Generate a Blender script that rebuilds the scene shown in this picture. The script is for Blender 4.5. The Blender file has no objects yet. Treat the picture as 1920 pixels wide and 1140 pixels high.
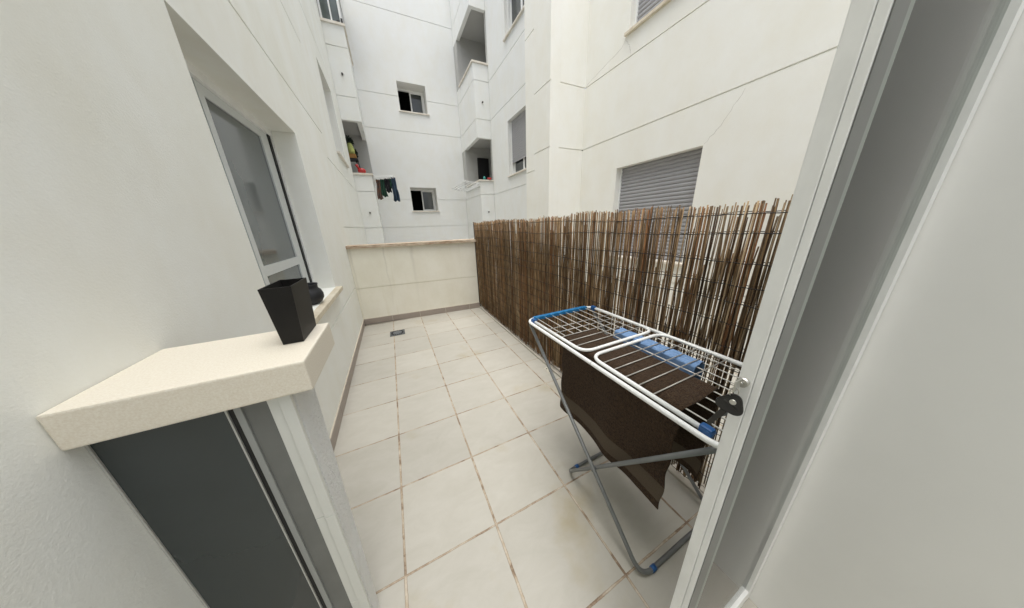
import bpy, bmesh, math, random
from mathutils import Vector, Matrix
random.seed(7)
rad = math.radians
SC = bpy.context.scene
COL = SC.collection

# ------------------------------------------------------------------ camera
def cam_axes(yaw, pitch, roll):
    cy, sy, cp, sp, cr, sr = math.cos(yaw), math.sin(yaw), math.cos(pitch), math.sin(pitch), math.cos(roll), math.sin(roll)
    f = Vector((sy*cp, cy*cp, -sp)); r = Vector((cy, -sy, 0)); u = r.cross(f)
    return cr*r + sr*u, -sr*r + cr*u, f
R_, U_, F_ = cam_axes(rad(25.21701), rad(18.02993), rad(-1.94239))
cam = bpy.data.cameras.new('camera'); camo = bpy.data.objects.new('camera', cam); COL.objects.link(camo)
m = Matrix((R_, U_, -F_)).transposed().to_4x4(); m.translation = Vector((0.19219, -0.8474, 1.53028))
camo.matrix_world = m
cam.sensor_width = 36; cam.lens = 455.5476/1920*36; cam.clip_start = 0.01; cam.clip_end = 500
SC.camera = camo

# ------------------------------------------------------------------ sky and sun (bright overcast)
W = bpy.data.worlds.new('World'); SC.world = W; W.use_nodes = True
nt = W.node_tree; nt.nodes.clear()
sky = nt.nodes.new('ShaderNodeTexSky'); sky.sky_type = 'NISHITA'; sky.sun_disc = False
sky.sun_elevation = rad(80); sky.sun_rotation = rad(208); sky.dust_density = 4.0; sky.air_density = 1.0
hs = nt.nodes.new('ShaderNodeHueSaturation'); hs.inputs['Saturation'].default_value = 0.30
bg = nt.nodes.new('ShaderNodeBackground'); bg.inputs['Strength'].default_value = 0.13
out = nt.nodes.new('ShaderNodeOutputWorld')
nt.links.new(sky.outputs[0], hs.inputs['Color']); nt.links.new(hs.outputs[0], bg.inputs['Color']); nt.links.new(bg.outputs[0], out.inputs[0])
sl = bpy.data.lights.new('sun', 'SUN'); sl.energy = 1.4; sl.angle = rad(60); sl.color = (1, 0.985, 0.925)
so = bpy.data.objects.new('sun', sl); COL.objects.link(so)
el, az = rad(80), rad(208)          # azimuth clockwise from +Y: soft light from high on the left
sd = Vector((math.sin(az)*math.cos(el), math.cos(az)*math.cos(el), math.sin(el)))
so.rotation_euler = (-sd).to_track_quat('-Z', 'Y').to_euler(); so.location = (0, -5, 12)
SC.view_settings.view_transform = 'Standard'; SC.view_settings.look = 'None'
SC.view_settings.exposure = 0.93; SC.view_settings.gamma = 1
SC.cycles.max_bounces = 14; SC.cycles.diffuse_bounces = 6
SC.cycles.use_denoising = True

# ------------------------------------------------------------------ helpers
def link(o, parent=None):
    COL.objects.link(o)
    if parent is not None:
        o.parent = parent
        o.matrix_parent_inverse = Matrix.Translation(-Vector(parent.location))
    return o
def thing(name, label, cat, loc=(0, 0, 0), group=None):
    o = bpy.data.objects.new(name, None); COL.objects.link(o); o.location = loc
    o.empty_display_size = 0.05
    return tag(o, label, cat, group)
def tag(o, label, cat, group=None):
    o['label'] = label; o['category'] = cat; o['kind'] = 'thing'
    if group: o['group'] = group
    return o
class MB:
    """collects geometry in world coordinates, builds ONE mesh object"""
    def __init__(s): s.v = []; s.f = []; s.mi = []; s.sm = []
    def quad(s, pts, mi=0, smooth=False):
        n = len(s.v); s.v += [tuple(p) for p in pts]; s.f.append(tuple(range(n, n+len(pts)))); s.mi.append(mi); s.sm.append(smooth)
    def box(s, a, b, mi=0, bev=0.0):
        x0, y0, z0 = [min(p, q) for p, q in zip(a, b)]; x1, y1, z1 = [max(p, q) for p, q in zip(a, b)]
        if bev > 0:
            bm = bmesh.new(); bmesh.ops.create_cube(bm, size=1)
            for v in bm.verts: v.co = Vector(((x0+x1)/2+v.co.x*(x1-x0), (y0+y1)/2+v.co.y*(y1-y0), (z0+z1)/2+v.co.z*(z1-z0)))
            bmesh.ops.bevel(bm, geom=bm.edges[:], offset=bev, segments=2, affect='EDGES', profile=0.6)
            s.add_bm(bm, mi); return
        c = [(x0,y0,z0),(x1,y0,z0),(x1,y1,z0),(x0,y1,z0),(x0,y0,z1),(x1,y0,z1),(x1,y1,z1),(x0,y1,z1)]
        n = len(s.v); s.v += c
        for f in ((0,3,2,1),(4,5,6,7),(0,1,5,4),(1,2,6,5),(2,3,7,6),(3,0,4,7)):
            s.f.append(tuple(n+i for i in f)); s.mi.append(mi); s.sm.append(False)
    def add_bm(s, bm, mi=0, smooth=False):
        bm.verts.ensure_lookup_table(); n = len(s.v); s.v += [tuple(v.co) for v in bm.verts]
        for f in bm.faces: s.f.append(tuple(n+v.index for v in f.verts)); s.mi.append(mi); s.sm.append(smooth)
        bm.free()
    def tube(s, pts, r, n=10, mi=0, caps=True, radii=None):
        pts = [Vector(p) for p in pts]; base = len(s.v)
        t0 = (pts[1]-pts[0]).normalized()
        a = Vector((0, 0, 1)) if abs(t0.z) < 0.9 else Vector((1, 0, 0))
        nx = t0.cross(a).normalized()
        for i, p in enumerate(pts):
            t = (pts[min(i+1, len(pts)-1)]-pts[max(i-1, 0)]).normalized()
            nx = (nx - t*nx.dot(t)).normalized(); ny = t.cross(nx)
            rr = radii[i] if radii else r
            for k in range(n):
                an = 2*math.pi*k/n; s.v.append(tuple(p + rr*(math.cos(an)*nx+math.sin(an)*ny)))
        for i in range(len(pts)-1):
            for k in range(n):
                k2 = (k+1) % n
                s.f.append((base+i*n+k, base+i*n+k2, base+(i+1)*n+k2, base+(i+1)*n+k)); s.mi.append(mi); s.sm.append(True)
        if caps:
            s.f.append(tuple(base+k for k in range(n))[::-1]); s.mi.append(mi); s.sm.append(False)
            e = base+(len(pts)-1)*n; s.f.append(tuple(e+k for k in range(n))); s.mi.append(mi); s.sm.append(False)
    def lathe(s, prof, c, n=28, mi=0):
        base = len(s.v)
        for r, z in prof:
            for k in range(n):
                a = 2*math.pi*k/n; s.v.append((c[0]+r*math.cos(a), c[1]+r*math.sin(a), c[2]+z))
        for i in range(len(prof)-1):
            for k in range(n):
                k2 = (k+1) % n; s.f.append((base+i*n+k, base+i*n+k2, base+(i+1)*n+k2, base+(i+1)*n+k)); s.mi.append(mi); s.sm.append(True)
    def build(s, name, mats, parent=None):
        me = bpy.data.meshes.new(name); me.from_pydata(s.v, [], s.f); me.update()
        for mt in (mats if isinstance(mats, (list, tuple)) else [mats]): me.materials.append(mt)
        me.polygons.foreach_set('material_index', s.mi); me.polygons.foreach_set('use_smooth', s.sm)
        o = bpy.data.objects.new(name, me); return link(o, parent)
def fillet(pts, r, n=6):
    """polyline with rounded corners"""
    pts = [Vector(p) for p in pts]; o = [pts[0]]
    for i in range(1, len(pts)-1):
        a, b, c = pts[i-1], pts[i], pts[i+1]
        d1 = (a-b).normalized(); d2 = (c-b).normalized()
        rr = min(r, (a-b).length*0.49, (c-b).length*0.49)
        p1, p2 = b+d1*rr, b+d2*rr
        for k in range(n+1):
            t = k/n; o.append((1-t)**2*p1+2*t*(1-t)*b+t*t*p2)
    o.append(pts[-1]); return o

# ------------------------------------------------------------------ materials
def N(nt, typ, **kw):
    n = nt.nodes.new(typ)
    for k, v in kw.items():
        if k in n.inputs: n.inputs[k].default_value = v
        else: setattr(n, k, v)
    return n
def mat(name, col, rough=0.6, metal=0.0, var=0.0, vscale=3.0, bump=0.0, bscale=200.0, col2=None, stretch=(1, 1, 1), spec=0.5, sheen=0.0, bdist=0.002):
    m = bpy.data.materials.new(name); m.use_nodes = True; nt = m.node_tree; b = nt.nodes['Principled BSDF']
    b.inputs['Base Color'].default_value = (*col, 1); b.inputs['Roughness'].default_value = rough; b.inputs['Metallic'].default_value = metal
    b.inputs['Specular IOR Level'].default_value = spec
    if sheen: b.inputs['Sheen Weight'].default_value = sheen; b.inputs['Sheen Roughness'].default_value = 0.5
    tc = N(nt, 'ShaderNodeTexCoord')
    if var or col2:
        mp = N(nt, 'ShaderNodeMapping'); mp.inputs['Scale'].default_value = stretch
        nz = N(nt, 'ShaderNodeTexNoise', Scale=vscale, Detail=6.0, Roughness=0.6)
        rp = N(nt, 'ShaderNodeValToRGB')
        c2 = col2 if col2 else tuple(c*(1-var) for c in col)
        rp.color_ramp.elements[0].position = 0.3; rp.color_ramp.elements[0].color = (*c2, 1)
        rp.color_ramp.elements[1].position = 0.66; rp.color_ramp.elements[1].color = (*col, 1)
        nt.links.new(tc.outputs['Object'], mp.inputs[0]); nt.links.new(mp.outputs[0], nz.inputs['Vector'])
        nt.links.new(nz.outputs[0], rp.inputs[0]); nt.links.new(rp.outputs[0], b.inputs['Base Color'])
    if bump:
        n2 = N(nt, 'ShaderNodeTexNoise', Scale=bscale, Detail=3.0)
        bp = N(nt, 'ShaderNodeBump', Strength=bump, Distance=bdist)
        nt.links.new(tc.outputs['Object'], n2.inputs['Vector']); nt.links.new(n2.outputs[0], bp.inputs['Height']); nt.links.new(bp.outputs[0], b.inputs['Normal'])
    return m
def stucco(name, col, bump=0.35, bscale=140, streak=0.06, dirt=None, bdist=0.004):
    m = mat(name, col, 0.9, spec=0.2); nt = m.node_tree; b = nt.nodes['Principled BSDF']
    tc = N(nt, 'ShaderNodeTexCoord')
    mp = N(nt, 'ShaderNodeMapping'); mp.inputs['Scale'].default_value = (1.5, 1.5, 1.0)
    n1 = N(nt, 'ShaderNodeTexNoise', Scale=2.2, Detail=6.0, Roughness=0.65)
    n2 = N(nt, 'ShaderNodeTexNoise', Scale=0.7, Detail=3.0)
    n3 = N(nt, 'ShaderNodeTexNoise', Scale=bscale, Detail=4.0, Roughness=0.7)
    nt.links.new(tc.outputs['Object'], mp.inputs[0]); nt.links.new(mp.outputs[0], n1.inputs['Vector'])
    nt.links.new(tc.outputs['Object'], n2.inputs['Vector']); nt.links.new(tc.outputs['Object'], n3.inputs['Vector'])
    r1 = N(nt, 'ShaderNodeValToRGB'); e = r1.color_ramp.elements
    e[0].position = 0.28; e[0].color = (*(tuple(c*(1-streak*1.6) * k for c, k in zip(col, (1, 0.985, 0.95)))), 1)
    e[1].position = 0.62; e[1].color = (*col, 1)
    nt.links.new(n1.outputs[0], r1.inputs[0])
    mx = N(nt, 'ShaderNodeMix', data_type='RGBA', blend_type='MULTIPLY'); mx.inputs[0].default_value = 1.0
    r2 = N(nt, 'ShaderNodeValToRGB'); e = r2.color_ramp.elements
    e[0].position = 0.35; e[0].color = (1-streak, 1-streak*0.9, 1-streak*1.3, 1); e[1].position = 0.65; e[1].color = (1, 1, 1, 1)
    nt.links.new(n2.outputs[0], r2.inputs[0])
    nt.links.new(r1.outputs[0], mx.inputs[6]); nt.links.new(r2.outputs[0], mx.inputs[7])
    last = mx.outputs[2]
    if dirt:
        sp = N(nt, 'ShaderNodeMapping'); sp.inputs['Scale'].default_value = (4.2, 4.2, 0.22)
        n5 = N(nt, 'ShaderNodeTexNoise', Scale=1.0, Detail=5.0, Roughness=0.6)
        nt.links.new(tc.outputs['Object'], sp.inputs[0]); nt.links.new(sp.outputs[0], n5.inputs['Vector'])
        r3 = N(nt, 'ShaderNodeValToRGB'); e = r3.color_ramp.elements
        e[0].position = 0.58; e[0].color = (1, 1, 1, 1); e[1].position = 0.75; e[1].color = (*dirt, 1)
        nt.links.new(n5.outputs[0], r3.inputs[0])
        m2 = N(nt, 'ShaderNodeMix', data_type='RGBA', blend_type='MULTIPLY'); m2.inputs[0].default_value = 1.0
        nt.links.new(last, m2.inputs[6]); nt.links.new(r3.outputs[0], m2.inputs[7]); last = m2.outputs[2]
    if dirt:   # narrow run-off stains below joints of the coping
        sx = N(nt, 'ShaderNodeSeparateXYZ'); nt.links.new(tc.outputs['Object'], sx.inputs[0])
        for x0, wd, amt in ((0.055, 0.016, 0.17), (0.47, 0.035, 0.15), (-0.41, 0.02, 0.2)):
            a1 = N(nt, 'ShaderNodeMath', operation='MULTIPLY_ADD'); nt.links.new(n1.outputs[0], a1.inputs[0]); a1.inputs[1].default_value = 0.10; nt.links.new(sx.outputs[0], a1.inputs[2])
            a2 = N(nt, 'ShaderNodeMath', operation='SUBTRACT'); nt.links.new(a1.outputs[0], a2.inputs[0]); a2.inputs[1].default_value = x0+0.05
            a3 = N(nt, 'ShaderNodeMath', operation='ABSOLUTE'); nt.links.new(a2.outputs[0], a3.inputs[0])
            a4 = N(nt, 'ShaderNodeMapRange'); nt.links.new(a3.outputs[0], a4.inputs[0]); a4.inputs[1].default_value = 0.0; a4.inputs[2].default_value = wd; a4.inputs[3].default_value = amt; a4.inputs[4].default_value = 0.0
            a5 = N(nt, 'ShaderNodeMath', operation='MULTIPLY'); nt.links.new(a4.outputs[0], a5.inputs[0])
            a6 = N(nt, 'ShaderNodeMath', operation='MULTIPLY_ADD'); nt.links.new(sx.outputs[2], a6.inputs[0]); a6.inputs[1].default_value = 0.9; a6.inputs[2].default_value = -0.1; a6.use_clamp = True
            nz6 = N(nt, 'ShaderNodeMath', operation='MULTIPLY'); nt.links.new(a6.outputs[0], nz6.inputs[0]); nt.links.new(n1.outputs[0], nz6.inputs[1])
            a7 = N(nt, 'ShaderNodeMath', operation='MULTIPLY'); nt.links.new(nz6.outputs[0], a7.inputs[0]); a7.inputs[1].default_value = 2.2; nt.links.new(a7.outputs[0], a5.inputs[1])
            m3 = N(nt, 'ShaderNodeMix', data_type='RGBA'); nt.links.new(a5.outputs[0], m3.inputs[0]); nt.links.new(last, m3.inputs[6]); m3.inputs[7].default_value = (0.22, 0.19, 0.13, 1); last = m3.outputs[2]
    nt.links.new(last, b.inputs['Base Color'])
    bp = N(nt, 'ShaderNodeBump', Strength=bump, Distance=bdist)
    nt.links.new(n3.outputs[0], bp.inputs['Height']); nt.links.new(bp.outputs[0], b.inputs['Normal'])
    return m
M_wall = stucco('stucco_white', (0.80, 0.81, 0.80), 0.4, 120, 0.018)
M_cream = stucco('stucco_cream', (0.86, 0.855, 0.81), 0.4, 120, 0.02)
M_left = stucco('stucco_left', (0.86, 0.87, 0.835), 0.4, 150, 0.03, bdist=0.0025)
M_end = stucco('stucco_end_wall', (0.88, 0.85, 0.755), 0.4, 110, 0.05, dirt=(0.82, 0.79, 0.69))
M_rough = stucco('stucco_rough', (0.88, 0.89, 0.885), 1.0, 60, 0.03, bdist=0.014)
M_stone = mat('sill_marble', (0.72, 0.66, 0.54), 0.55, var=0.2, vscale=9, bump=0.15, bscale=60, col2=(0.55, 0.47, 0.34))
M_coping = mat('coping_stone', (0.66, 0.56, 0.44), 0.75, vscale=5, bump=0.4, bscale=40, col2=(0.24, 0.14, 0.07), stretch=(1.4, 4, 6))
M_sillw = mat('white_stone', (0.76, 0.73, 0.67), 0.6, vscale=6, col2=(0.64, 0.57, 0.47), bump=0.1, bscale=80)
M_alu = mat('white_aluminium', (0.84, 0.85, 0.84), 0.35, var=0.05, vscale=6)
M_ceram = mat('white_trim', (0.70, 0.71, 0.67), 0.4, var=0.06, vscale=8)
M_greyframe = mat('grey_frame', (0.17, 0.175, 0.165), 0.5, var=0.15, vscale=10)
M_shut = mat('grey_shutter', (0.36, 0.36, 0.375), 0.5, var=0.06, vscale=4)
M_shutw = mat('white_shutter', (0.74, 0.74, 0.73), 0.5, var=0.04, vscale=4)
M_black = mat('black_rubber', (0.008, 0.008, 0.008), 0.6)
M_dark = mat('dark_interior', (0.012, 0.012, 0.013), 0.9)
M_room = mat('room_wall', (0.10, 0.10, 0.10), 0.9)
M_glass = mat('dark_glass', (0.03, 0.038, 0.038), 0.06, spec=0.8, var=0.2, vscale=2)
M_glassb = mat('pale_blue_glass', (0.085, 0.105, 0.11), 0.08, spec=0.9, var=0.25, vscale=1.5)
M_skirt = mat('skirting_tile', (0.36, 0.305, 0.265), 0.45, var=0.12, vscale=5)
M_grout = mat('pale_grout', (0.66, 0.60, 0.50), 0.9, var=0.2, vscale=30)
M_drain = mat('grey_drain', (0.075, 0.083, 0.09), 0.5, var=0.2, vscale=40)
M_pot = mat('black_plastic', (0.014, 0.013, 0.012), 0.5, spec=0.22, var=0.2, vscale=8)
M_bowl = mat('black_ceramic', (0.012, 0.013, 0.016), 0.55, bump=0.3, bscale=60)
M_paint = mat('white_enamel', (0.80, 0.81, 0.80), 0.28, var=0.04, vscale=12)
M_steel = mat('grey_tube', (0.19, 0.197, 0.197), 0.42, metal=0.35, var=0.15, vscale=14)
M_wire = mat('white_wire', (0.70, 0.68, 0.63), 0.35, var=0.08, vscale=15)
M_wireg = mat('grey_wire', (0.40, 0.38, 0.35), 0.35, metal=0.3, var=0.1, vscale=15)
M_blue = mat('blue_plastic', (0.012, 0.085, 0.26), 0.35, var=0.1, vscale=20)
M_blue2 = mat('light_blue_plastic', (0.02, 0.16, 0.36), 0.35, var=0.1, vscale=20)
M_towel = mat('brown_terry', (0.070, 0.043, 0.025), 1.0, var=0.0, vscale=120, bump=1.0, bscale=240, col2=(0.024, 0.015, 0.010), spec=0.05, sheen=0.06, bdist=0.008)
M_band = mat('brown_band', (0.10, 0.078, 0.057), 0.85, bump=0.3, bscale=300, spec=0.15, vscale=250, col2=(0.075, 0.058, 0.042))
M_cloth = mat('blue_cloth', (0.17, 0.27, 0.45), 0.95, bump=0.5, bscale=350, spec=0.1, vscale=30, col2=(0.13, 0.22, 0.38))
M_brass = mat('steel_lock', (0.55, 0.54, 0.50), 0.28, metal=0.9)
M_key = mat('dark_key', (0.03, 0.028, 0.025), 0.35, metal=0.3)
M_red = mat('red_glaze', (0.42, 0.02, 0.02), 0.25)
M_green = mat('dark_green_fabric', (0.012, 0.05, 0.03), 0.9, bump=0.5, bscale=60)
M_leaf = mat('dark_leaf', (0.018, 0.035, 0.02), 0.6, var=0.4, vscale=30)
M_lime = mat('lime_fabric', (0.60, 0.66, 0.22), 0.8, var=0.35, vscale=14)
M_orange = mat('ochre_box', (0.42, 0.22, 0.06), 0.7, var=0.2, vscale=20)
M_denim = mat('denim', (0.035, 0.065, 0.11), 0.9, var=0.5, vscale=10, bump=0.4, bscale=150)
M_blackc = mat('black_fabric', (0.010, 0.010, 0.014), 0.95, bump=0.3, bscale=100)
M_brownc = mat('grey_brown_fabric', (0.10, 0.085, 0.08), 0.95, vscale=16, col2=(0.16, 0.06, 0.025))
M_teal = mat('teal_plastic', (0.03, 0.28, 0.25), 0.4)
M_ground = mat('ground_concrete', (0.42, 0.40, 0.37), 0.9, var=0.2, vscale=1.5)
M_plaster = stucco('loggia_shade_plaster', (0.46, 0.46, 0.45), 0.3, 120, 0.03)  # shade inside the loggias, put into a darker plaster colour
M_pipe = mat('dark_pipe', (0.05, 0.045, 0.04), 0.5)
M_paintw = mat('matt_white_paint', (0.82, 0.82, 0.80), 0.8, var=0.04, vscale=2.5, bump=0.12, bscale=260, spec=0.25, bdist=0.001)
M_crack = mat('crack_line', (0.45, 0.43, 0.38), 0.95)

def floor_material():
    m = mat('terrace_tile', (0.5, 0.47, 0.43), 0.42, spec=0.4); nt = m.node_tree; b = nt.nodes['Principled BSDF']
    L = nt.links.new
    tc = N(nt, 'ShaderNodeTexCoord'); sx = N(nt, 'ShaderNodeSeparateXYZ'); L(tc.outputs['Object'], sx.inputs[0])
    def mth(op, a, b=None, clamp=False):
        n = N(nt, 'ShaderNodeMath', operation=op); n.use_clamp = clamp
        for i, v in enumerate((a, b)):
            if v is None: continue
            if isinstance(v, (int, float)): n.inputs[i].default_value = v
            else: L(v, n.inputs[i])
        return n.outputs[0]
    wob = N(nt, 'ShaderNodeTexNoise', Scale=9.0, Detail=3.0); L(tc.outputs['Object'], wob.inputs['Vector'])
    w = mth('MULTIPLY', mth('SUBTRACT', wob.outputs[0], 0.5), 0.004)
    ux = mth('DIVIDE', mth('ADD', sx.outputs[0], w), 0.4528); uy = mth('DIVIDE', mth('ADD', sx.outputs[1], w), 0.45)
    def edge(u, size): # distance to the nearest joint in metres
        fr = mth('FRACT', mth('ADD', u, 0.5)); return mth('MULTIPLY', mth('ABSOLUTE', mth('SUBTRACT', fr, 0.5)), size)
    ex, ey = edge(ux, 0.4528), edge(uy, 0.45)
    rag = N(nt, 'ShaderNodeTexNoise', Scale=55.0, Detail=4.0, Roughness=0.7); L(tc.outputs['Object'], rag.inputs['Vector'])
    lng = N(nt, 'ShaderNodeTexNoise', Scale=2.3, Detail=4.0); L(tc.outputs['Object'], lng.inputs['Vector'])
    hx = mth('ADD', mth('MULTIPLY', rag.outputs[0], 0.005), mth('ADD', mth('MULTIPLY', lng.outputs[0], 0.007), 0.0005))
    hy = mth('ADD', mth('MULTIPLY', rag.outputs[0], 0.005), mth('ADD', mth('MULTIPLY', lng.outputs[0], 0.006), -0.0004))
    gx = mth('MULTIPLY', mth('SUBTRACT', hx, ex), 900, True); gy = mth('MULTIPLY', mth('SUBTRACT', hy, ey), 900, True)
    g = mth('MAXIMUM', gx, gy)
    # per tile tone
    cm = N(nt, 'ShaderNodeCombineXYZ'); L(mth('FLOOR', ux), cm.inputs[0]); L(mth('FLOOR', uy), cm.inputs[1])
    wn = N(nt, 'ShaderNodeTexWhiteNoise', noise_dimensions='2D'); L(cm.outputs[0], wn.inputs['Vector'])
    off = N(nt, 'ShaderNodeVectorMath', operation='MULTIPLY_ADD'); L(wn.outputs['Color'], off.inputs[0]); off.inputs[1].default_value = (7, 7, 7); L(tc.outputs['Object'], off.inputs[2])
    mpt = N(nt, 'ShaderNodeMapping'); mpt.inputs['Scale'].default_value = (1.0, 1.8, 1.0); mpt.inputs['Rotation'].default_value = (0, 0, 0.6); L(off.outputs[0], mpt.inputs[0])
    n1 = N(nt, 'ShaderNodeTexNoise', Scale=4.5, Detail=8.0, Roughness=0.68, Distortion=0.6); L(mpt.outputs[0], n1.inputs['Vector'])
    r1 = N(nt, 'ShaderNodeValToRGB'); e = r1.color_ramp.elements
    e[0].position = 0.3; e[0].color = (0.43, 0.41, 0.357, 1); e[1].position = 0.7; e[1].color = (0.487, 0.468, 0.418, 1)
    L(n1.outputs[0], r1.inputs[0])
    hv = N(nt, 'ShaderNodeHueSaturation'); L(r1.outputs[0], hv.inputs['Color'])
    L(mth('ADD', mth('MULTIPLY', wn.outputs[0], 0.13), 0.93), hv.inputs['Value'])
    # old water stains
    n4 = N(nt, 'ShaderNodeTexNoise', Scale=1.7, Detail=5.0, Roughness=0.6); L(tc.outputs['Object'], n4.inputs['Vector'])
    r4 = N(nt, 'ShaderNodeValToRGB'); e = r4.color_ramp.elements; e[0].position = 0.58; e[0].color = (1, 1, 1, 1); e[1].position = 0.74; e[1].color = (0.90, 0.83, 0.68, 1)
    L(n4.outputs[0], r4.inputs[0])
    ms = N(nt, 'ShaderNodeMix', data_type='RGBA', blend_type='MULTIPLY'); ms.inputs[0].default_value = 1; L(hv.outputs[0], ms.inputs[6]); L(r4.outputs[0], ms.inputs[7])
    # grout: sandy, with missing dark and rusty stretches
    n2 = N(nt, 'ShaderNodeTexNoise', Scale=6.5, Detail=7.0, Roughness=0.72); L(tc.outputs['Object'], n2.inputs['Vector'])
    r2 = N(nt, 'ShaderNodeValToRGB'); e = r2.color_ramp.elements
    e[0].position = 0.33; e[0].color = (0.17, 0.13, 0.095, 1); e[1].position = 0.60; e[1].color = (0.55, 0.49, 0.40, 1)
    q = e.new(0.42); q.color = (0.25, 0.18, 0.125, 1); q = e.new(0.49); q.color = (0.42, 0.34, 0.25, 1)
    L(n2.outputs[0], r2.inputs[0])
    # rusty rim along the tile edges
    inx = mth('MULTIPLY', mth('SUBTRACT', hx, mth('ADD', ex, 0.0017)), 700, True); iny = mth('MULTIPLY', mth('SUBTRACT', hy, mth('ADD', ey, 0.0017)), 700, True)
    rim = mth('SUBTRACT', 1.0, mth('MAXIMUM', inx, iny), True)
    mr = N(nt, 'ShaderNodeMix', data_type='RGBA'); L(mth('MULTIPLY', rim, mth('MULTIPLY', wob.outputs[0], 1.1)), mr.inputs[0]); L(r2.outputs[0], mr.inputs[6]); mr.inputs[7].default_value = (0.21, 0.14, 0.09, 1)
    mg = N(nt, 'ShaderNodeMix', data_type='RGBA'); L(g, mg.inputs[0]); L(ms.outputs[2], mg.inputs[6]); L(mr.outputs[2], mg.inputs[7])
    L(mg.outputs[2], b.inputs['Base Color'])
    rr = mth('ADD', mth('MULTIPLY', g, 0.45), mth('ADD', mth('MULTIPLY', n1.outputs[0], 0.2), 0.36)); L(rr, b.inputs['Roughness'])
    hgt = mth('SUBTRACT', mth('MULTIPLY', n1.outputs[0], 0.25), mth('ADD', g, mth('MULTIPLY', mth('MULTIPLY', g, rag.outputs[0]), -0.5)))
    bp = N(nt, 'ShaderNodeBump', Strength=0.55, Distance=0.003); L(hgt, bp.inputs['Height']); L(bp.outputs[0], b.inputs['Normal'])
    return m
M_floor = floor_material()

def reed_material():
    m = mat('reed', (0.2, 0.12, 0.06), 0.75, spec=0.25); nt = m.node_tree; b = nt.nodes['Principled BSDF']; L = nt.links.new
    at = N(nt, 'ShaderNodeAttribute'); at.attribute_name = 'tone'
    tc = N(nt, 'ShaderNodeTexCoord'); mp = N(nt, 'ShaderNodeMapping'); mp.inputs['Scale'].default_value = (40, 40, 7); L(tc.outputs['Object'], mp.inputs[0])
    nz = N(nt, 'ShaderNodeTexNoise', Scale=1.2, Detail=6.0, Roughness=0.7); L(mp.outputs[0], nz.inputs['Vector'])
    rp = N(nt, 'ShaderNodeValToRGB'); e = rp.color_ramp.elements; e[0].position = 0.33; e[0].color = (0.35, 0.32, 0.30, 1); e[1].position = 0.62; e[1].color = (1.1, 1.1, 1.1, 1)
    L(nz.outputs[0], rp.inputs[0])
    mx = N(nt, 'ShaderNodeMix', data_type='RGBA', blend_type='MULTIPLY'); mx.inputs[0].default_value = 1; L(at.outputs['Color'], mx.inputs[6]); L(rp.outputs[0], mx.inputs[7])
    L(mx.outputs[2], b.inputs['Base Color'])
    bp = N(nt, 'ShaderNodeBump', Strength=0.5, Distance=0.002); L(nz.outputs[0], bp.inputs['Height']); L(bp.outputs[0], b.inputs['Normal'])
    return m
M_reed = reed_material()

# ------------------------------------------------------------------ wall panel with grooves and window holes
def wall_panel(name, parent, mt, p0, p1, normal, z0, z1, grooves=(), holes=(), T=0.24, gd=0.02, gh=0.016):
    """front face from p0 to p1 (xy); grooves (z, u0, u1); holes (u0, u1, za, zb). d grows into the wall."""
    p0 = Vector((*p0, 0)); p1 = Vector((*p1, 0)); Lw = (p1-p0).length; d = (p1-p0)/Lw; n = Vector((*normal, 0))
    us = {0.0, Lw}; zs = {z0, z1}; grooves = [q for q in grooves if q[0] < z1-0.05]
    for z, a, b_ in grooves: us |= {max(0, a), min(Lw, b_)}; zs |= {z-gh/2, z+gh/2}
    for a, b_, za, zb in holes: us |= {a, b_}; zs |= {za, zb}
    us = sorted(us); zs = sorted(zs); mb = MB()
    def P(u, dd, z): return p0 + d*u - n*dd + Vector((0, 0, z))
    nu, nz = len(us)-1, len(zs)-1; D = [[0.0]*nz for _ in range(nu)]
    for i in range(nu):
        for j in range(nz):
            uc, zc = (us[i]+us[i+1])/2, (zs[j]+zs[j+1])/2
            for z, a, b_ in grooves:
                if a-1e-6 <= uc <= b_+1e-6 and abs(zc-z) < gh/2: D[i][j] = gd
            for a, b_, za, zb in holes:
                if a < uc < b_ and za < zc < zb: D[i][j] = T
    for i in range(nu):
        for j in range(nz):
            dd = D[i][j]
            if dd < T:
                mb.quad([P(us[i], dd, zs[j]), P(us[i+1], dd, zs[j]), P(us[i+1], dd, zs[j+1]), P(us[i], dd, zs[j+1])])
                mb.quad([P(us[i], T, zs[j]), P(us[i], T, zs[j+1]), P(us[i+1], T, zs[j+1]), P(us[i+1], T, zs[j])])
            # side faces
            def nb(a, b_): return D[a][b_] if 0 <= a < nu and 0 <= b_ < nz else T
            if i == 0 and dd < T: mb.quad([P(us[0], dd, zs[j]), P(us[0], T, zs[j]), P(us[0], T, zs[j+1]), P(us[0], dd, zs[j+1])])
            if nb(i+1, j) != dd:
                a, b_ = sorted((dd, nb(i+1, j))); mb.quad([P(us[i+1], a, zs[j]), P(us[i+1], b_, zs[j]), P(us[i+1], b_, zs[j+1]), P(us[i+1], a, zs[j+1])])
            if j == 0 and dd < T: mb.quad([P(us[i], dd, zs[0]), P(us[i+1], dd, zs[0]), P(us[i+1], T, zs[0]), P(us[i], T, zs[0])])
            if nb(i, j+1) != dd:
                a, b_ = sorted((dd, nb(i, j+1))); mb.quad([P(us[i], a, zs[j+1]), P(us[i+1], a, zs[j+1]), P(us[i+1], b_, zs[j+1]), P(us[i], b_, zs[j+1])])
    o = mb.build(name, mt, parent)
    bm = bmesh.new(); bm.from_mesh(o.data); bmesh.ops.remove_doubles(bm, verts=bm.verts, dist=1e-5); bmesh.ops.recalc_face_normals(bm, faces=bm.faces); bm.to_mesh(o.data); bm.free()
    return o, P
def lbox(mb, P, u0, u1, d0, d1, z0, z1, mi=0):
    a, b = P(u0, d0, z0), P(u1, d1, z1); mb.box(a, b, mi)
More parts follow.
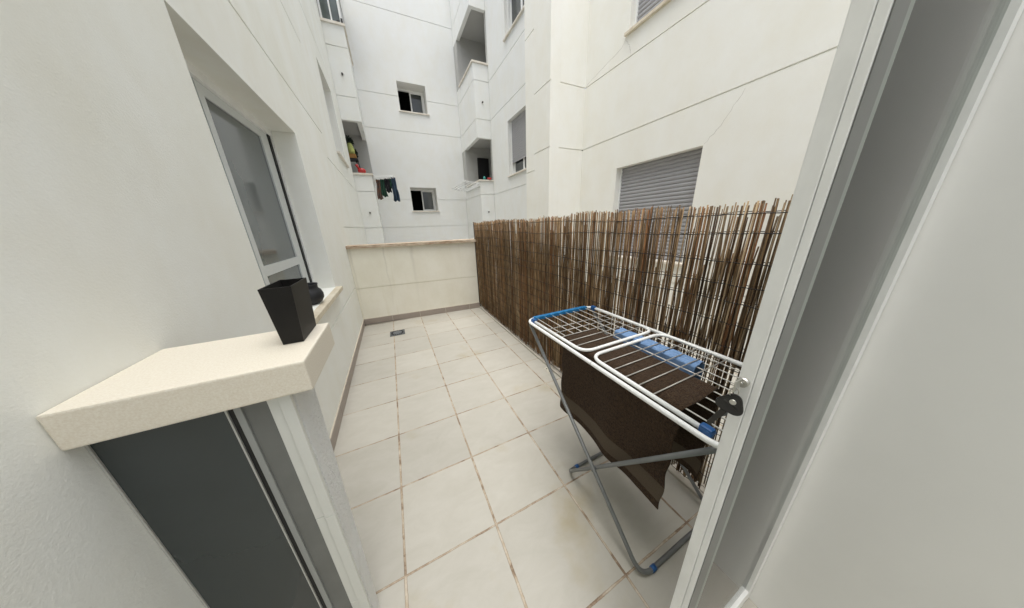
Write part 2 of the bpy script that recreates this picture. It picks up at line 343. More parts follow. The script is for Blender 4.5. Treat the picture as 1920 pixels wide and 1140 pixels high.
def window(P, parent, u0, u1, za, zb, kind, depth=0.15, sill=True, sill_mat=None, shut_to=None, open_left=True, slat=0.052, T=0.24):
    """kind 'slide': two sashes; 'shutter': roller shutter down to shut_to; the frame is the window part, the rest its sub-parts"""
    mb = MB(); fw = 0.045; d0, d1 = depth, depth+0.06
    lbox(mb, P, u0, u0+fw, d0, d1, za, zb); lbox(mb, P, u1-fw, u1, d0, d1, za, zb)
    lbox(mb, P, u0+fw, u1-fw, d0, d1, za, za+fw); lbox(mb, P, u0+fw, u1-fw, d0, d1, zb-fw, zb)
    um = (u0+u1)/2
    a, b, c, e = u0+fw, u1-fw, za+fw, zb-fw
    # sash
    s = 0.04
    s0 = um-0.03 if kind == 'slide' else a
    if kind == 'slide' or shut_to is not None:
        sash = [(s0, b)] if (kind == 'slide' and open_left) else [(a, um), (um, b)]
        for q0, q1 in sash:
            lbox(mb, P, q0, q0+s, d0+0.012, d0+0.05, c, e); lbox(mb, P, q1-s, q1, d0+0.012, d0+0.05, c, e)
            lbox(mb, P, q0+s, q1-s, d0+0.012, d0+0.05, c, c+s); lbox(mb, P, q0+s, q1-s, d0+0.012, d0+0.05, e-s, e)
    w = mb.build('window', M_alu, parent)
    if kind == 'slide' or shut_to is not None:
        g = MB()
        for q0, q1 in sash: lbox(g, P, q0+s, q1-s, d0+0.028, d0+0.034, c+s, e-s)
        g.build('pane', M_glass, w)
    r = MB(); # room behind
    # leave out the face that touches the wall: shrink to five sides
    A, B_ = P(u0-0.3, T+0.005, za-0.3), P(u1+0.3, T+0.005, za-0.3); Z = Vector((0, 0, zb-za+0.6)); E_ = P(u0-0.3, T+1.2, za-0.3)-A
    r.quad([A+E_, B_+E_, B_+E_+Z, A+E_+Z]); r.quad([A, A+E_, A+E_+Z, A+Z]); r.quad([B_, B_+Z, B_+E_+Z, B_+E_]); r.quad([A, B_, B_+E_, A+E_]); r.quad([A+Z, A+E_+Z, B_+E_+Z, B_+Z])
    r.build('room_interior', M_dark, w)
    if kind == 'shutter':
        lo_z = shut_to if shut_to is not None else za+0.005
        sm = MB(); ds = depth-0.045; k = 0; zz = zb-0.004
        g0, g1 = u0+0.03, u1-0.03
        while zz > lo_z:
            z2 = max(lo_z, zz-slat); prof = [(0.012, 0.0), (0.004, 0.18), (0.0, 0.45), (0.003, 0.75), (0.013, 0.96), (0.016, 1.0)]
            for (da, ta), (db, tb) in zip(prof[:-1], prof[1:]):
                za_, zb_ = zz+(z2-zz)*ta, zz+(z2-zz)*tb
                sm.quad([P(g0, ds+da, za_), P(g1, ds+da, za_), P(g1, ds+db, zb_), P(g0, ds+db, zb_)])
            zz -= slat
        lbox(sm, P, g0, g1, ds+0.018, ds+0.03, lo_z, zb-0.004)
        lbox(sm, P, g0, g1, ds-0.004, ds+0.016, lo_z-0.03, lo_z-0.001)
        sm.build('shutter', M_shut, w)
        for q0, q1 in ((u0+0.002, g0), (g1, u1-0.002)):
            gm = MB(); lbox(gm, P, q0, q1, ds-0.012, ds+0.03, za+0.001, zb-0.001); gm.build('guide_rail', M_alu, w)
    if sill:
        sb = MB(); a_, b_ = P(u0-0.045, -0.045, za-0.038), P(u1+0.045, 0.0, za-0.002)
        sb.box(a_, b_, 0, 0.004)
        sb.box(P(u0+0.001, 0.002, za-0.036), P(u1-0.001, T-0.01, za+0.0012))
        sb.build('sill', sill_mat or M_sillw, w)
    return w

TOP = 9.3; TOPL = 8.2; TOPN = 5.85
near_L = [0.66, 2.85, 3.85, 6.02, 7.02]; near_R = [0.66, 2.835, 3.80, 6.0, 6.98]; far_G = [1.58, 2.55, 4.73, 5.72, 7.9, 8.9]

# ================================================================== ground and terrace floor
g = MB(); g.box((-40, -40, -1.4), (40, 60, -1.2)); o = g.build('ground', M_ground); o['kind'] = 'structure'
g = MB(); g.box((-0.445, -3.0, -0.3), (3.75, 3.62, 0.0)); o = g.build('terrace_floor', M_floor); o['kind'] = 'structure'

# ================================================================== left building
LB = thing('apartment_building', 'white stuccoed building along the left side with black pots on its window sill', 'building', (-0.445, 3.0, 0), 'white apartment buildings round the courtyard')
YA = -3.0
def gy(lst, y0, y1): return [(z, y0-YA, y1-YA) for z in lst]
gr = gy(near_L[:1], 0.2, 3.65) + gy(near_L[1:], YA, 3.93)
holes = [(0.85-YA, 2.37-YA, 0.94, 2.40), (0.85-YA, 2.37-YA, 4.11, 5.57), (5.22-YA, 6.42-YA, 2.94, 4.34), (5.22-YA, 6.42-YA, 6.11, 7.5)]
_, P = wall_panel('wall', LB, M_left, (-0.445, YA), (-0.445, 3.93), (1, 0), -1.2, TOPN, [q for q in gr if q[1] < 3.9-YA], holes[:2])
wall_panel('wall', LB, M_left, (-0.445, 3.93), (-0.445, 7.59), (1, 0), -1.2, TOPL, [(z, 0, 3.66) for z in far_G], [(a-3.93+YA, b-3.93+YA, c, d) for a, b, c, d in holes[2:]])
# near sliding window, partly open, pale reflections in it
def near_window():
    u0, u1, za, zb = holes[0]; d = 0.17; fw = 0.05; mb = MB()
    lbox(mb, P, u0, u0+fw, d, d+0.07, za, zb); lbox(mb, P, u1-fw*0.55, u1, d, d+0.07, za, zb)
    lbox(mb, P, u0+fw, u1-fw*0.55, d, d+0.07, za, za+0.03); lbox(mb, P, u0+fw, u1-fw*0.55, d, d+0.07, zb-fw, zb)
    w = mb.build('window', M_alu, LB)
    k = MB(); lbox(k, P, u1-0.075, u1-0.0285, d+0.012, d+0.066, za+0.031, zb-0.051); k.build('gasket', M_black, w)
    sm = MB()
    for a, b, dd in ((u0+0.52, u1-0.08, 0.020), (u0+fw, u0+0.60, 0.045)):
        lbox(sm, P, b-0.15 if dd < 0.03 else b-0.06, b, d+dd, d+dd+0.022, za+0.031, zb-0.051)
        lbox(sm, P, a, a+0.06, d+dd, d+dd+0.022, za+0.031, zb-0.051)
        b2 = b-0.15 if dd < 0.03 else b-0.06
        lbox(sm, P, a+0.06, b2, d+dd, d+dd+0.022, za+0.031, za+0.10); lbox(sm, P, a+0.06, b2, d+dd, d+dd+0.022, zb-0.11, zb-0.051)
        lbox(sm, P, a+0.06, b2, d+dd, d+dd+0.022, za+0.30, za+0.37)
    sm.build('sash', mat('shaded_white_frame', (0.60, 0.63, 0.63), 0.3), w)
    gm = MB(); lbox(gm, P, u0+0.1, u1-0.2, d+0.03, d+0.036, za+0.1, zb-0.11); gm.build('pane', M_glassb, w)
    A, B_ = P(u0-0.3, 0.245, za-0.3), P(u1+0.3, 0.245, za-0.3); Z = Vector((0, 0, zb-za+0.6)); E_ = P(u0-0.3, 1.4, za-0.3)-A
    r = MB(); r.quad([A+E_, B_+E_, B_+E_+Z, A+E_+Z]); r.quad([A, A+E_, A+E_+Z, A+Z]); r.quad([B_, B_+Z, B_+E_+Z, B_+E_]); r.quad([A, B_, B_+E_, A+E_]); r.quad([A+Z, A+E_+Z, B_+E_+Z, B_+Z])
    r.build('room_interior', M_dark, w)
    s = MB(); s.box((-0.665, 0.82, 0.897), (-0.385, 2.40, 0.9385), 0, 0.004); s.build('sill', M_stone, w)
near_window()
window(P, LB, *holes[1], 'shutter')
window(P, LB, *holes[2], 'shutter', depth=0.17)
window(P, LB, *holes[3], 'shutter', depth=0.17)
# skirting tiles along the left wall
def skirting(name, parent, pts, outn, h=0.10, t=0.013, pitch=0.4528, start=0.0):
    a, b = Vector((*pts[0], 0)), Vector((*pts[1], 0)); Lw = (b-a).length; d = (b-a)/Lw; n = Vector((*outn, 0)); mb = MB()
    u = start
    def prism(u0, u1, t_, h_, mi):
        c = [a+d*u0, a+d*u1, a+d*u1+n*t_, a+d*u0+n*t_]; lo = [p+Vector((0, 0, 0.002)) for p in c]; hi = [p+Vector((0, 0, h_)) for p in c]
        mb.quad(hi, mi); mb.quad([lo[2], lo[3], hi[3], hi[2]], mi); mb.quad([lo[0], lo[1], hi[1], hi[0]], mi); mb.quad([lo[1], lo[2], hi[2], hi[1]], mi); mb.quad([lo[3], lo[0], hi[0], hi[3]], mi)
    us = [0.0]
    while u < Lw:
        if u > 0.02: us.append(u)
        u += pitch
    us.append(Lw)
    for i in range(len(us)-1): prism(us[i]+0.003, us[i+1]-0.003, t, h, 0)
    prism(0, Lw, t-0.003, h-0.002, 1)
    prism(0, Lw, t*0.75, h+0.005, 1)
    o = mb.build(name, [M_skirt, M_grout], parent)
    bm = bmesh.new(); bm.from_mesh(o.data); bmesh.ops.recalc_face_normals(bm, faces=bm.faces); bm.to_mesh(o.data); bm.free(); return o
skirting('skirting', LB, ((-0.445, 0.05), (-0.445, 3.66)), (1, 0), start=0.4)
# corner balcony stack with open corner loggias
def stacked(mb, x0, x1, y0, y1, z0, z1, grooves, gd=0.02, gh=0.018):
    zs = [z0]+[z for z in grooves if z0+0.05 < z < z1-0.05]+[z1]
    for a, b in zip(zs[:-1], zs[1:]):
        mb.box((x0, y0, a+(gh/2 if a != z0 else 0)), (x1, y1, b-(gh/2 if b != z1 else 0)))
    if len(zs) > 2: mb.box((x0+gd, y0+gd, z0+0.02), (x1-gd, y1-gd, z1-0.02))
def loggia_stack(parent, xo, xi, y0, xin, side):
    """xo: courtyard side face, xi: house wall line, xin: inner end inside the house; side=+1 when the courtyard lies at +x"""
    s = side; lox, hix = min(xo, xin), max(xo, xin); xm = (xo+xi)/2; first = None
    for k, (a, b) in enumerate(((-1.2, 2.96), (4.34, 6.13), (7.52, TOPL if s > 0 else TOP))):
        mb = MB(); stacked(mb, lox, hix, y0, 9.59, a, b, far_G); w = mb.build('balcony', M_wall, parent); first = first or w
        if k:      # rim beam under it round the loggia opening, the ceiling is recessed above the rim
            zc, t = (4.22, 7.40)[k-1], (4.34, 7.52)[k-1]
            rb = MB(); xs = [xo, xin, xin, xo-s*0.11, xo-s*0.11, xo]; ys = [y0, y0, y0+0.11, y0+0.11, 9.59, 9.59]
            lo = [(x, y, zc) for x, y in zip(xs, ys)]; hi = [(x, y, t) for x, y in zip(xs, ys)]
            rb.quad(lo); rb.quad(hi[::-1])
            for i in range(6): j = (i+1) % 6; rb.quad([lo[i], lo[j], hi[j], hi[i]])
            rb.build('rim_beam', M_wall, w)
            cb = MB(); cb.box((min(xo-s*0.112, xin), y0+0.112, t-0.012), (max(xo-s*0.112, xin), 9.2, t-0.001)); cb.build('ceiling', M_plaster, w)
        if k < 2:
            zb, zt = ((2.96, 4.34), (6.13, 7.52))[k]
            c = MB(); zc = zb+0.002; o_ = xo+s*0.035; i_ = xo-s*0.13
            xs = [xi, o_, o_, i_, i_, xi]; ys = [y0-0.035, y0-0.035, 9.22, 9.22, y0+0.13, y0+0.13]
            lo = [(x, y, zc) for x, y in zip(xs, ys)]; hi = [(x, y, zc+0.045) for x, y in zip(xs, ys)]
            c.quad(lo[::-1]); c.quad(hi)
            for i in range(6): j = (i+1) % 6; c.quad([lo[i], lo[j], hi[j], hi[i]])
            c.build('coping', M_sillw, w)
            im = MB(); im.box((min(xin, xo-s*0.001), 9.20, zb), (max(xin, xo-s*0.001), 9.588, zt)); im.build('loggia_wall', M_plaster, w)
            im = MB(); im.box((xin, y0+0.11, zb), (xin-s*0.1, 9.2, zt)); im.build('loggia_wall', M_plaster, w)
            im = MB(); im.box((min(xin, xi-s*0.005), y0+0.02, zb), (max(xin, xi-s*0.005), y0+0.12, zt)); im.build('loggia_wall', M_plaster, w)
            t = MB(); z = (1.99, 5.18)[k]; t.tube([(xm, y0+0.01, z), (xm, y0-0.05, z-0.004)], 0.022, 10); t.build('drain_pipe', M_pipe, w)
    return first
bal = loggia_stack(LB, 0.0, -0.445, 7.6, -1.9, 1)
# glazing of the upper left loggia
wm = MB()
yg = 7.64
for a, b in ((-0.44, -0.40), (-0.05, -0.01)): wm.box((a, yg, 6.178), (b, yg+0.04, 7.40))
wm.box((-0.40, yg, 6.178), (-0.05, yg+0.04, 6.22)); wm.box((-0.40, yg, 7.35), (-0.05, yg+0.04, 7.40)); wm.box((-0.235, yg+0.005, 6.22), (-0.205, yg+0.035, 7.35))
for a, b in ((7.69, 7.73), (8.4, 8.44), (9.15, 9.19)): wm.box((-0.045, a, 6.178), (-0.012, b, 7.40))
wm.box((-0.046, 7.68, 6.176), (-0.011, 9.19, 6.20))
ww = wm.build('window', M_alu, LB)
pm = MB(); pm.box((-0.40, yg+0.016, 6.22), (-0.235, yg+0.022, 7.35)); pm.box((-0.205, yg+0.016, 6.22), (-0.05, yg+0.022, 7.35)); pm.box((-0.031, 7.73, 6.19), (-0.025, 8.4, 7.40)); pm.box((-0.031, 8.44, 6.19), (-0.025, 9.15, 7.40))
pm.build('pane', mat('green_grey_glass', (0.10, 0.125, 0.12), 0.06, spec=0.8, var=0.5, vscale=4), ww)
bk = MB(); bk.box((-0.035, 7.585, 6.18), (0.005, 7.63, 6.27), 0, 0.004); bk.box((-0.12, 7.59, 6.18), (-0.07, 7.63, 6.225), 0, 0.004)
bk.build('bracket', M_black, ww)

# ================================================================== far building
FB = thing('apartment_building', 'white end building across the courtyard with two small sliding windows, one above the other', 'building', (1.6, 9.6, 0), 'white apartment buildings round the courtyard')
fh = [(1.13+0.3, 2.06+0.3, 2.15, 2.965), (1.19+0.3, 2.09+0.3, 5.33, 6.15)]
_, P = wall_panel('wall', FB, M_wall, (-0.3, 9.6), (3.5, 9.6), (0, -1), -1.2, TOP, [(z, 0, 3.8) for z in far_G], fh, T=0.6)
for h in fh: window(P, FB, *h, 'slide', depth=0.50, T=0.6)

# ================================================================== right building
RB = thing('apartment_building', 'white and cream building along the right side behind the reed screen, with the roller shutters', 'building', (3.75, 2.0, 0), 'white apartment buildings round the courtyard')
balR = loggia_stack(RB, 3.2, 3.68, 7.72, 5.1, -1)
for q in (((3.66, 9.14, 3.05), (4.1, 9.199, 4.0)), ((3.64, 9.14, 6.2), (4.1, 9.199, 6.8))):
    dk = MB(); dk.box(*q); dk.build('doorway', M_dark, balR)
rh = [(7.709-6.44, 7.709-5.2, 2.92, 4.30), (7.709-6.44, 7.709-5.2, 6.09, 7.5)]
_, P = wall_panel('wall', RB, M_wall, (3.68, 7.709), (3.68, 4.19), (-1, 0), -1.2, TOP, [(z, 0, 3.519) for z in far_G], rh)
window(P, RB, *rh[0], 'shutter', shut_to=3.28); window(P, RB, *rh[1], 'shutter', shut_to=7.0)
# projecting block
wall_panel('wall', RB, M_cream, (3.0, 4.18), (3.0, 3.33), (-1, 0), -1.2, TOP, [(z, 0, 0.33) for z in far_G]+[(z, 0.33, 0.85) for z in near_R], T=0.2)
wall_panel('wall', RB, M_cream, (3.7, 4.18), (3.201, 4.18), (0, 1), -1.2, TOP, T=0.2)
wall_panel('wall', RB, M_cream, (3.201, 3.33), (3.75, 3.33), (0, -1), -1.2, TOP, [(z, 0, 0.549) for z in near_R], T=0.2)
mh = [(3.33-2.46, 3.33-1.17, 0.95, 2.365), (3.33-2.46, 3.33-1.17, 4.11, 5.5)]
_, P = wall_panel('wall', RB, M_cream, (3.75, 3.33), (3.75, -3.0), (-1, 0), -1.2, TOPN, [(z, 0, 6.33) for z in near_R], mh)
window(P, RB, *mh[0], 'shutter', slat=0.052); window(P, RB, *mh[1], 'shutter', slat=0.052, sill_mat=M_stone)
def crack(pts):
    q = []; cr = MB()
    for (y, z), (y2, z2) in zip(pts[:-1], pts[1:]):
        for k in range(6):
            t = k/6; q.append((3.7515+random.uniform(-0.0006, 0.0006), y+(y2-y)*t+random.uniform(-.008, .008), z+(z2-z)*t+random.uniform(-.008, .008)))
    q.append((3.7515, *pts[-1])); cr.tube(q, 0.0028, 5); cr.build('crack', M_crack, RB)
crack([(2.50, 4.07), (2.56, 3.98), (3.0, 3.90), (3.31, 3.82)]); crack([(2.50, 4.04), (2.42, 3.93), (2.40, 3.82)]); crack([(1.16, 2.37), (1.0, 2.55), (0.86, 2.80)])

# ================================================================== end wall with coping
EW = thing('garden_wall', 'low cream wall with stained stone coping closing the far end of the terrace', 'wall', (0.5, 3.66, 0))
def yend(x): return 3.652-0.062*(x+0.0)
mb = MB()
def eprism(x0, x1, z0, z1, off, th, mi=0):
    a, b = (x0, yend(x0)+off), (x1, yend(x1)+off)
    c = [(a[0], a[1]), (b[0], b[1]), (b[0], b[1]+th), (a[0], a[1]+th)]
    lo = [(*p, z0) for p in c]; hi = [(*p, z1) for p in c]
    mb.quad(hi, mi); mb.quad(lo[::-1], mi)
    for i in range(4): j = (i+1) % 4; mb.quad([lo[i], lo[j], hi[j], hi[i]], mi)
eprism(-0.444, 1.62, -1.2, 0.62, 0, 0.2); eprism(-0.444, 1.62, 0.632, 1.26, 0, 0.2); eprism(-0.444, 1.62, 0.619, 0.633, 0.01, 0.18)
mb.build('wall', M_end, EW)
mb = MB(); x = -0.444
for w_ in (0.55, 0.52, 0.56, 0.435):
    eprism(x+0.0015, x+w_-0.0015, 1.261, 1.304, -0.05, 0.29); x += w_
cp = mb.build('coping', M_coping, EW)
bv = cp.modifiers.new('bevel', 'BEVEL'); bv.width = 0.006; bv.segments = 2
dv = Vector((2.0, yend(2.0)-yend(0.0), 0)).normalized()
skirting('skirting', EW, ((-0.432, yend(-0.432)), (1.56, yend(1.56))), (dv.y, -dv.x), start=0.432)

# ================================================================== reed fence
RF = thing('reed_fence', 'brown reed screen bound with dark wire along the right side of the terrace', 'fence', (1.58, 1.3, 0))
def reeds(name, y0, y1, x, ztop, zbot, pitch, seed, gap=0.0, parent=RF):
    rnd = random.Random(seed); mb = MB(); tones = []
    y = y0
    pal = [(0.25, 0.155, 0.075), (0.30, 0.195, 0.10), (0.185, 0.115, 0.058), (0.35, 0.24, 0.135), (0.13, 0.082, 0.045), (0.27, 0.135, 0.06), (0.40, 0.30, 0.185), (0.22, 0.16, 0.095)]
    while y < y1:
        r = rnd.uniform(0.0027, 0.0049); zt = min(1.612, ztop(y)+rnd.gauss(0, 0.008)); zb = max(0.004, zbot(y)+rnd.uniform(-0.03, 0.03))
        xx = x+rnd.uniform(-0.008, 0.008); n = 6; lean = rnd.gauss(0, 0.008); lx = rnd.gauss(0, 0.004); bend = rnd.gauss(0, 0.006)
        pts = []; rr = []
        for k in range(n):
            t = k/(n-1); pts.append((xx+lx*t+rnd.gauss(0, .0015), y+lean*(t-.4)+bend*math.sin(t*3.1)+rnd.gauss(0, .0012), zb+(zt-zb)*t)); rr.append(r*(1.08-0.3*t))
        b0 = len(mb.v); mb.tube(pts, r, 5, radii=rr); c = rnd.choice(pal); j = rnd.uniform(0.55, 1.3); tones += [(c[0]*j, c[1]*j, c[2]*j, 1)]*(len(mb.v)-b0)
        y += pitch(y)*rnd.uniform(0.65, 1.35)
        if rnd.random() < gap*(1 if y < 1.2 else 0.3): y += rnd.uniform(0.004, 0.012)
    o = mb.build(name, M_reed, parent)
    ca = o.data.color_attributes.new('tone', 'FLOAT_COLOR', 'POINT')
    flat = [q for t in tones for q in t]; ca.data.foreach_set('color', flat); return o
def top_front(y): return 1.588+0.008*math.sin(y*3.1)+0.006*math.sin(y*11)
def bot_front(y): return 0.055+0.05*max(0, math.sin(y*7.3+1.0))*max(0, math.sin(y*2.1))
def pitch_front(y): return 0.0060 if y > 1.2 else (0.0055 if y > 0.2 else 0.0062)
reeds('reed_panel', -0.66, 3.55, 1.575, top_front, bot_front, pitch_front, 3, 0.07)
RB2 = random.Random(99)
def top_back(y):
    if y < 1.15 and RB2.random() < (0.40 if y > 0.1 else 0.22): return min(1.575, 1.52+RB2.gauss(0, 0.03))
    if y < -0.04: return 1.20+max(0, -y)*0.62+0.02*math.sin(y*19)
    if y < 1.15: return 1.13+0.07*math.sin(y*7.0)+0.14*max(0, y-0.75)/0.4+RB2.gauss(0, 0.07)
    return min(1.57, 1.49+0.03*math.sin(y*6)+RB2.gauss(0, 0.05))
def bot_back(y): return 0.86 if y < 0.0 else 0.05
def pitch_back(y): return 0.0066 if y > 1.15 else (0.0070 if y > 0 else 0.0062)
reeds('reed_panel', -0.66, 3.55, 1.605, top_back, bot_back, pitch_back, 5, 0.1)
for i in range(16):
    z = 0.045+0.1*i+random.uniform(-.01, .01)
    for s in (0,):
        pts = []; ph = random.uniform(0, 6); y = -0.66
        while y <= 3.56:
            pts.append((1.5645+0.003*math.sin(y*170+ph), y, z+0.010*math.sin(y*1.7+ph)+0.006*math.sin(y*5.3+2*ph)+random.uniform(-.002, .002))); y += 0.022
        mb = MB(); mb.tube(pts, 0.0022, 4)
        mb.tube([(1.590+0.004*math.sin(p[1]*170), p[1], p[2]+0.008+0.003*math.sin(p[1]*40)) for p in pts], 0.0018, 4)
        mb.build('binding_wire', mat('binding_wire_steel', (0.035, 0.03, 0.027), 0.6, metal=0.5) if i == 0 else bpy.data.materials['binding_wire_steel'], RF)
mb = MB(); mb.tube([(1.567, 3.556, 0.004), (1.567, 3.556, 1.60)], 0.014, 8); mb.build('post', mat('dark_post', (0.06, 0.045, 0.035), 0.7), RF)
kb = MB(); kb.box((1.543, -0.66, 0.002), (1.64, 3.54, 0.022), 0, 0.005)
kb.build('kerb_strip', mat('kerb_mortar', (0.50, 0.46, 0.40), 0.85, var=0.25, vscale=9, bump=0.4, bscale=70), RF)

# ================================================================== floor drain and door catch
FD = thing('floor_drain', 'square grey floor drain with a round slotted grate near the end wall', 'drain', (0.05, 3.03, 0))
mb = MB(); mb.box((-0.055, 2.93, 0.001), (0.155, 3.13, 0.006), 0, 0.002); mb.build('plate', M_drain, FD)
mb = MB(); mb.lathe([(0.0, 0.012), (0.06, 0.012), (0.065, 0.009), (0.065, 0.0061)], (0.05, 3.03, 0), 32); mb.build('grate', mat('grate_grey', (0.11, 0.12, 0.13), 0.45), FD)
mb = MB()
for k in range(16):
    a = 2*math.pi*k/16; c, s = math.cos(a), math.sin(a)
    mb.tube([(0.05+c*0.068, 3.03+s*0.068, 0.0075), (0.05+c*0.086, 3.03+s*0.086, 0.0075)], 0.006, 6)
mb.build('slot', M_black, FD)
DC = thing('floor_bracket', 'small cream bracket with two dark screws on the floor by the reed screen', 'bracket', (1.505, 1.075, 0))
mb = MB(); mb.box((1.488, 1.02, 0.001), (1.525, 1.13, 0.008), 0, 0.003); mb.build('plate', mat('cream_plastic', (0.66, 0.63, 0.54), 0.5), DC)
for y in (1.045, 1.105):
    mb = MB(); mb.lathe([(0.0, 0.0105), (0.008, 0.010), (0.009, 0.0082)], (1.506, y, 0), 12); mb.build('screw', M_black, DC)

# ================================================================== low wall with stone top at the left of the doorway
LW = thing('low_wall', 'rough white stub wall under a thick speckled stone slab, left of the doorway', 'wall', (-0.25, 0, 0))
bm = bmesh.new(); bmesh.ops.create_cube(bm, size=1)
for v in bm.verts:
    top = v.co.z > 0; v.co = Vector((-0.25 if v.co.x < 0 else -0.106, -0.108 if v.co.y < 0 else (0.040 if top else -0.045), 1.142 if top else 0.001))
bmesh.ops.bevel(bm, geom=bm.edges[:], offset=0.004, segments=2, affect='EDGES')
mb = MB(); mb.add_bm(bm); mb.build('wall', M_rough, LW)
for a, b in ((0.001, 0.225), (0.227, 0.68), (0.682, 1.1415)):
    mb = MB(); mb.box((-0.1335, -0.122, a), (-0.1075, -0.1085, b), 0, 0.002); mb.build('trim', M_ceram, LW)
    mb = MB(); mb.box((-0.1585, -0.113, a), (-0.1352, -0.1085, b), 0, 0.0015); mb.build('trim', M_ceram, LW)
mb = MB(); mb.box((-0.444, -0.145, 1.143), (-0.05, 0.147, 1.2275), 0, 0.005)
sl_ = mat('speckled_stone', (0.78, 0.735, 0.635), 0.55, vscale=260, col2=(0.69, 0.625, 0.51), bump=0.12, bscale=120)
mb.build('coping', sl_, LW)
DL = thing('low_window', 'low dark glass pane in a grey frame under the speckled stone slab', 'window', (-0.3, -0.1, 0))
mb = MB(); mb.box((-0.204, -0.112, 0.001), (-0.159, -0.106, 1.1415)); mb.build('frame', M_greyframe, DL)
mb = MB(); mb.box((-0.218, -0.118, 0.001), (-0.2045, -0.106, 1.1415), 0, 0.002); mb.build('bead', mat('grey_bead', (0.3, 0.31, 0.3), 0.4), DL)
mb = MB(); mb.box((-0.2315, -0.109, 0.001), (-0.2185, -0.104, 1.1415)); mb.build('gasket', M_black, DL)
mb = MB(); mb.box((-0.2355, -0.113, 0.001), (-0.232, -0.104, 1.1415)); mb.box((-0.444, -0.113, 0.001), (-0.44, -0.104, 1.1415)); mb.build('glazing_bar', mat('pale_bead', (0.45, 0.45, 0.42), 0.4), DL)
mb = MB(); mb.box((-0.4395, -0.110, 0.001), (-0.236, -0.105, 1.1415)); mb.build('pane', M_glass, DL)

# right door leaf
DR = thing('door', 'white aluminium door leaf standing open on the right, with keys in its lock', 'door', (0.7, -0.71, 0))
X0 = 0.66
mb = MB(); mb.box((X0, -0.719, 0.01), (X0+0.045, -0.7005, 2.2), 0, 0.0015); mb.box((X0+0.0015, -0.729, 0.01), (X0+0.045, -0.7195, 2.2), 0, 0.0012)
mb.box((X0+0.60, -0.729, 0.01), (X0+0.645, -0.7005, 2.2)); mb.box((X0+0.0455, -0.729, 2.12), (X0+0.5995, -0.7005, 2.2)); mb.box((X0+0.0455, -0.729, 0.01), (X0+0.5995, -0.7005, 0.09))
mb.build('stile', mat('scuffed_white_aluminium', (0.84, 0.85, 0.84), 0.38, var=0.10, vscale=22, stretch=(1, 1, 0.5)), DR)
mb = MB(); mb.box((X0+0.004, -0.7305, 0.02), (X0+0.044, -0.7293, 2.19)); mb.build('shaded_face', M_greyframe, DR)  # shade on the stile's inner face, painted as a thin grey sheet
mb = MB(); mb.box((X0+0.0455, -0.7285, 0.0905), (X0+0.050, -0.7015, 2.1195)); mb.build('gasket', M_black, DR)
mb = MB(); mb.box((X0+0.0503, -0.7285, 0.0905), (X0+0.066, -0.7035, 2.1195)); mb.build('bead', mat('green_grey_bead', (0.22, 0.24, 0.22), 0.4), DR)
def clear_glass():
    m = bpy.data.materials.new('clear_glass'); m.use_nodes = True; nt = m.node_tree; nt.nodes.clear()
    o = N(nt, 'ShaderNodeOutputMaterial'); t = N(nt, 'ShaderNodeBsdfTransparent'); t.inputs[0].default_value = (0.84, 0.88, 0.85, 1)
    g_ = N(nt, 'ShaderNodeBsdfGlossy'); g_.inputs['Roughness'].default_value = 0.03; fr = N(nt, 'ShaderNodeFresnel', IOR=1.4); mx = N(nt, 'ShaderNodeMixShader')
    nt.links.new(fr.outputs[0], mx.inputs[0]); nt.links.new(t.outputs[0], mx.inputs[1]); nt.links.new(g_.outputs[0], mx.inputs[2]); nt.links.new(mx.outputs[0], o.inputs[0]); return m
mb = MB(); mb.box((X0+0.066, -0.718, 0.0905), (X0+0.5995, -0.714, 2.1195)); mb.build('pane', clear_glass(), DR)
lk = MB(); lk.tube([(X0+0.012, -0.7085, 1.282), (X0-0.008, -0.7085, 1.282)], 0.0075, 16); lk.build('lock', M_brass, DR)
HW = thing('house_wall', 'smooth white wall of the house beside the door leaf, right of the camera', 'wall', (1.5, -0.72, 0))
mb = MB(); mb.box((1.307, -2.99, -0.2), (3.74, -0.672, 2.25), 0, 0.003); mb.build('wall', M_paintw, HW)
mb = MB(); mb.box((-0.44, -3.3, -0.2), (3.74, -2.995, 2.25)); mb.build('wall', M_paintw, HW)  # unseen house wall behind the camera, added to shade the near terrace
# keys
KY = thing('keys', 'keys hanging from the door lock, one with a black plastic head', 'keys', (X0-0.012, -0.706, 1.28))
mb = MB(); mb.tube([(X0-0.0085, -0.7085, 1.282), (X0-0.012, -0.7085, 1.282)], 0.003, 10); mb.box((X0-0.030, -0.7095, 1.2725), (X0-0.0121, -0.7075, 1.2915), 0, 0.0009); mb.build('key', M_brass, KY)
ka = Vector((0.297, -0.955, 0)); kz = Vector((0, 0, 1)); kn = Vector((0.955, 0.297, 0))
c = Vector((X0-0.024, -0.7085, 1.2705))
mb = MB(); mb.tube([c+kn*0.002*math.cos(a)+ka*0.005*math.cos(a)+kz*0.0085*math.sin(a) for a in [2*math.pi*k/24 for k in range(25)]], 0.0010, 6); mb.build('key_ring', M_brass, KY)
hc = c+Vector((0, 0, -0.0225)); outl = []
for k in range(48):
    a = 2*math.pi*k/48; rr = 1+0.13*math.cos(3*(a-math.pi/2))
    outl.append((0.0165*rr*math.cos(a), 0.0175*rr*math.sin(a)))
tl = rad(-14); ua = ka*math.cos(tl)+kz*math.sin(tl); ub = -ka*math.sin(tl)+kz*math.cos(tl)
bm = bmesh.new()
fv = [bm.verts.new(hc+ua*p+ub*q-kn*0.003) for p, q in outl]; bv_ = [bm.verts.new(hc+ua*p+ub*q+kn*0.003) for p, q in outl]
bm.faces.new(fv); bm.faces.new(bv_[::-1])
for k in range(48): bm.faces.new((fv[k], bv_[k], bv_[(k+1) % 48], fv[(k+1) % 48]))
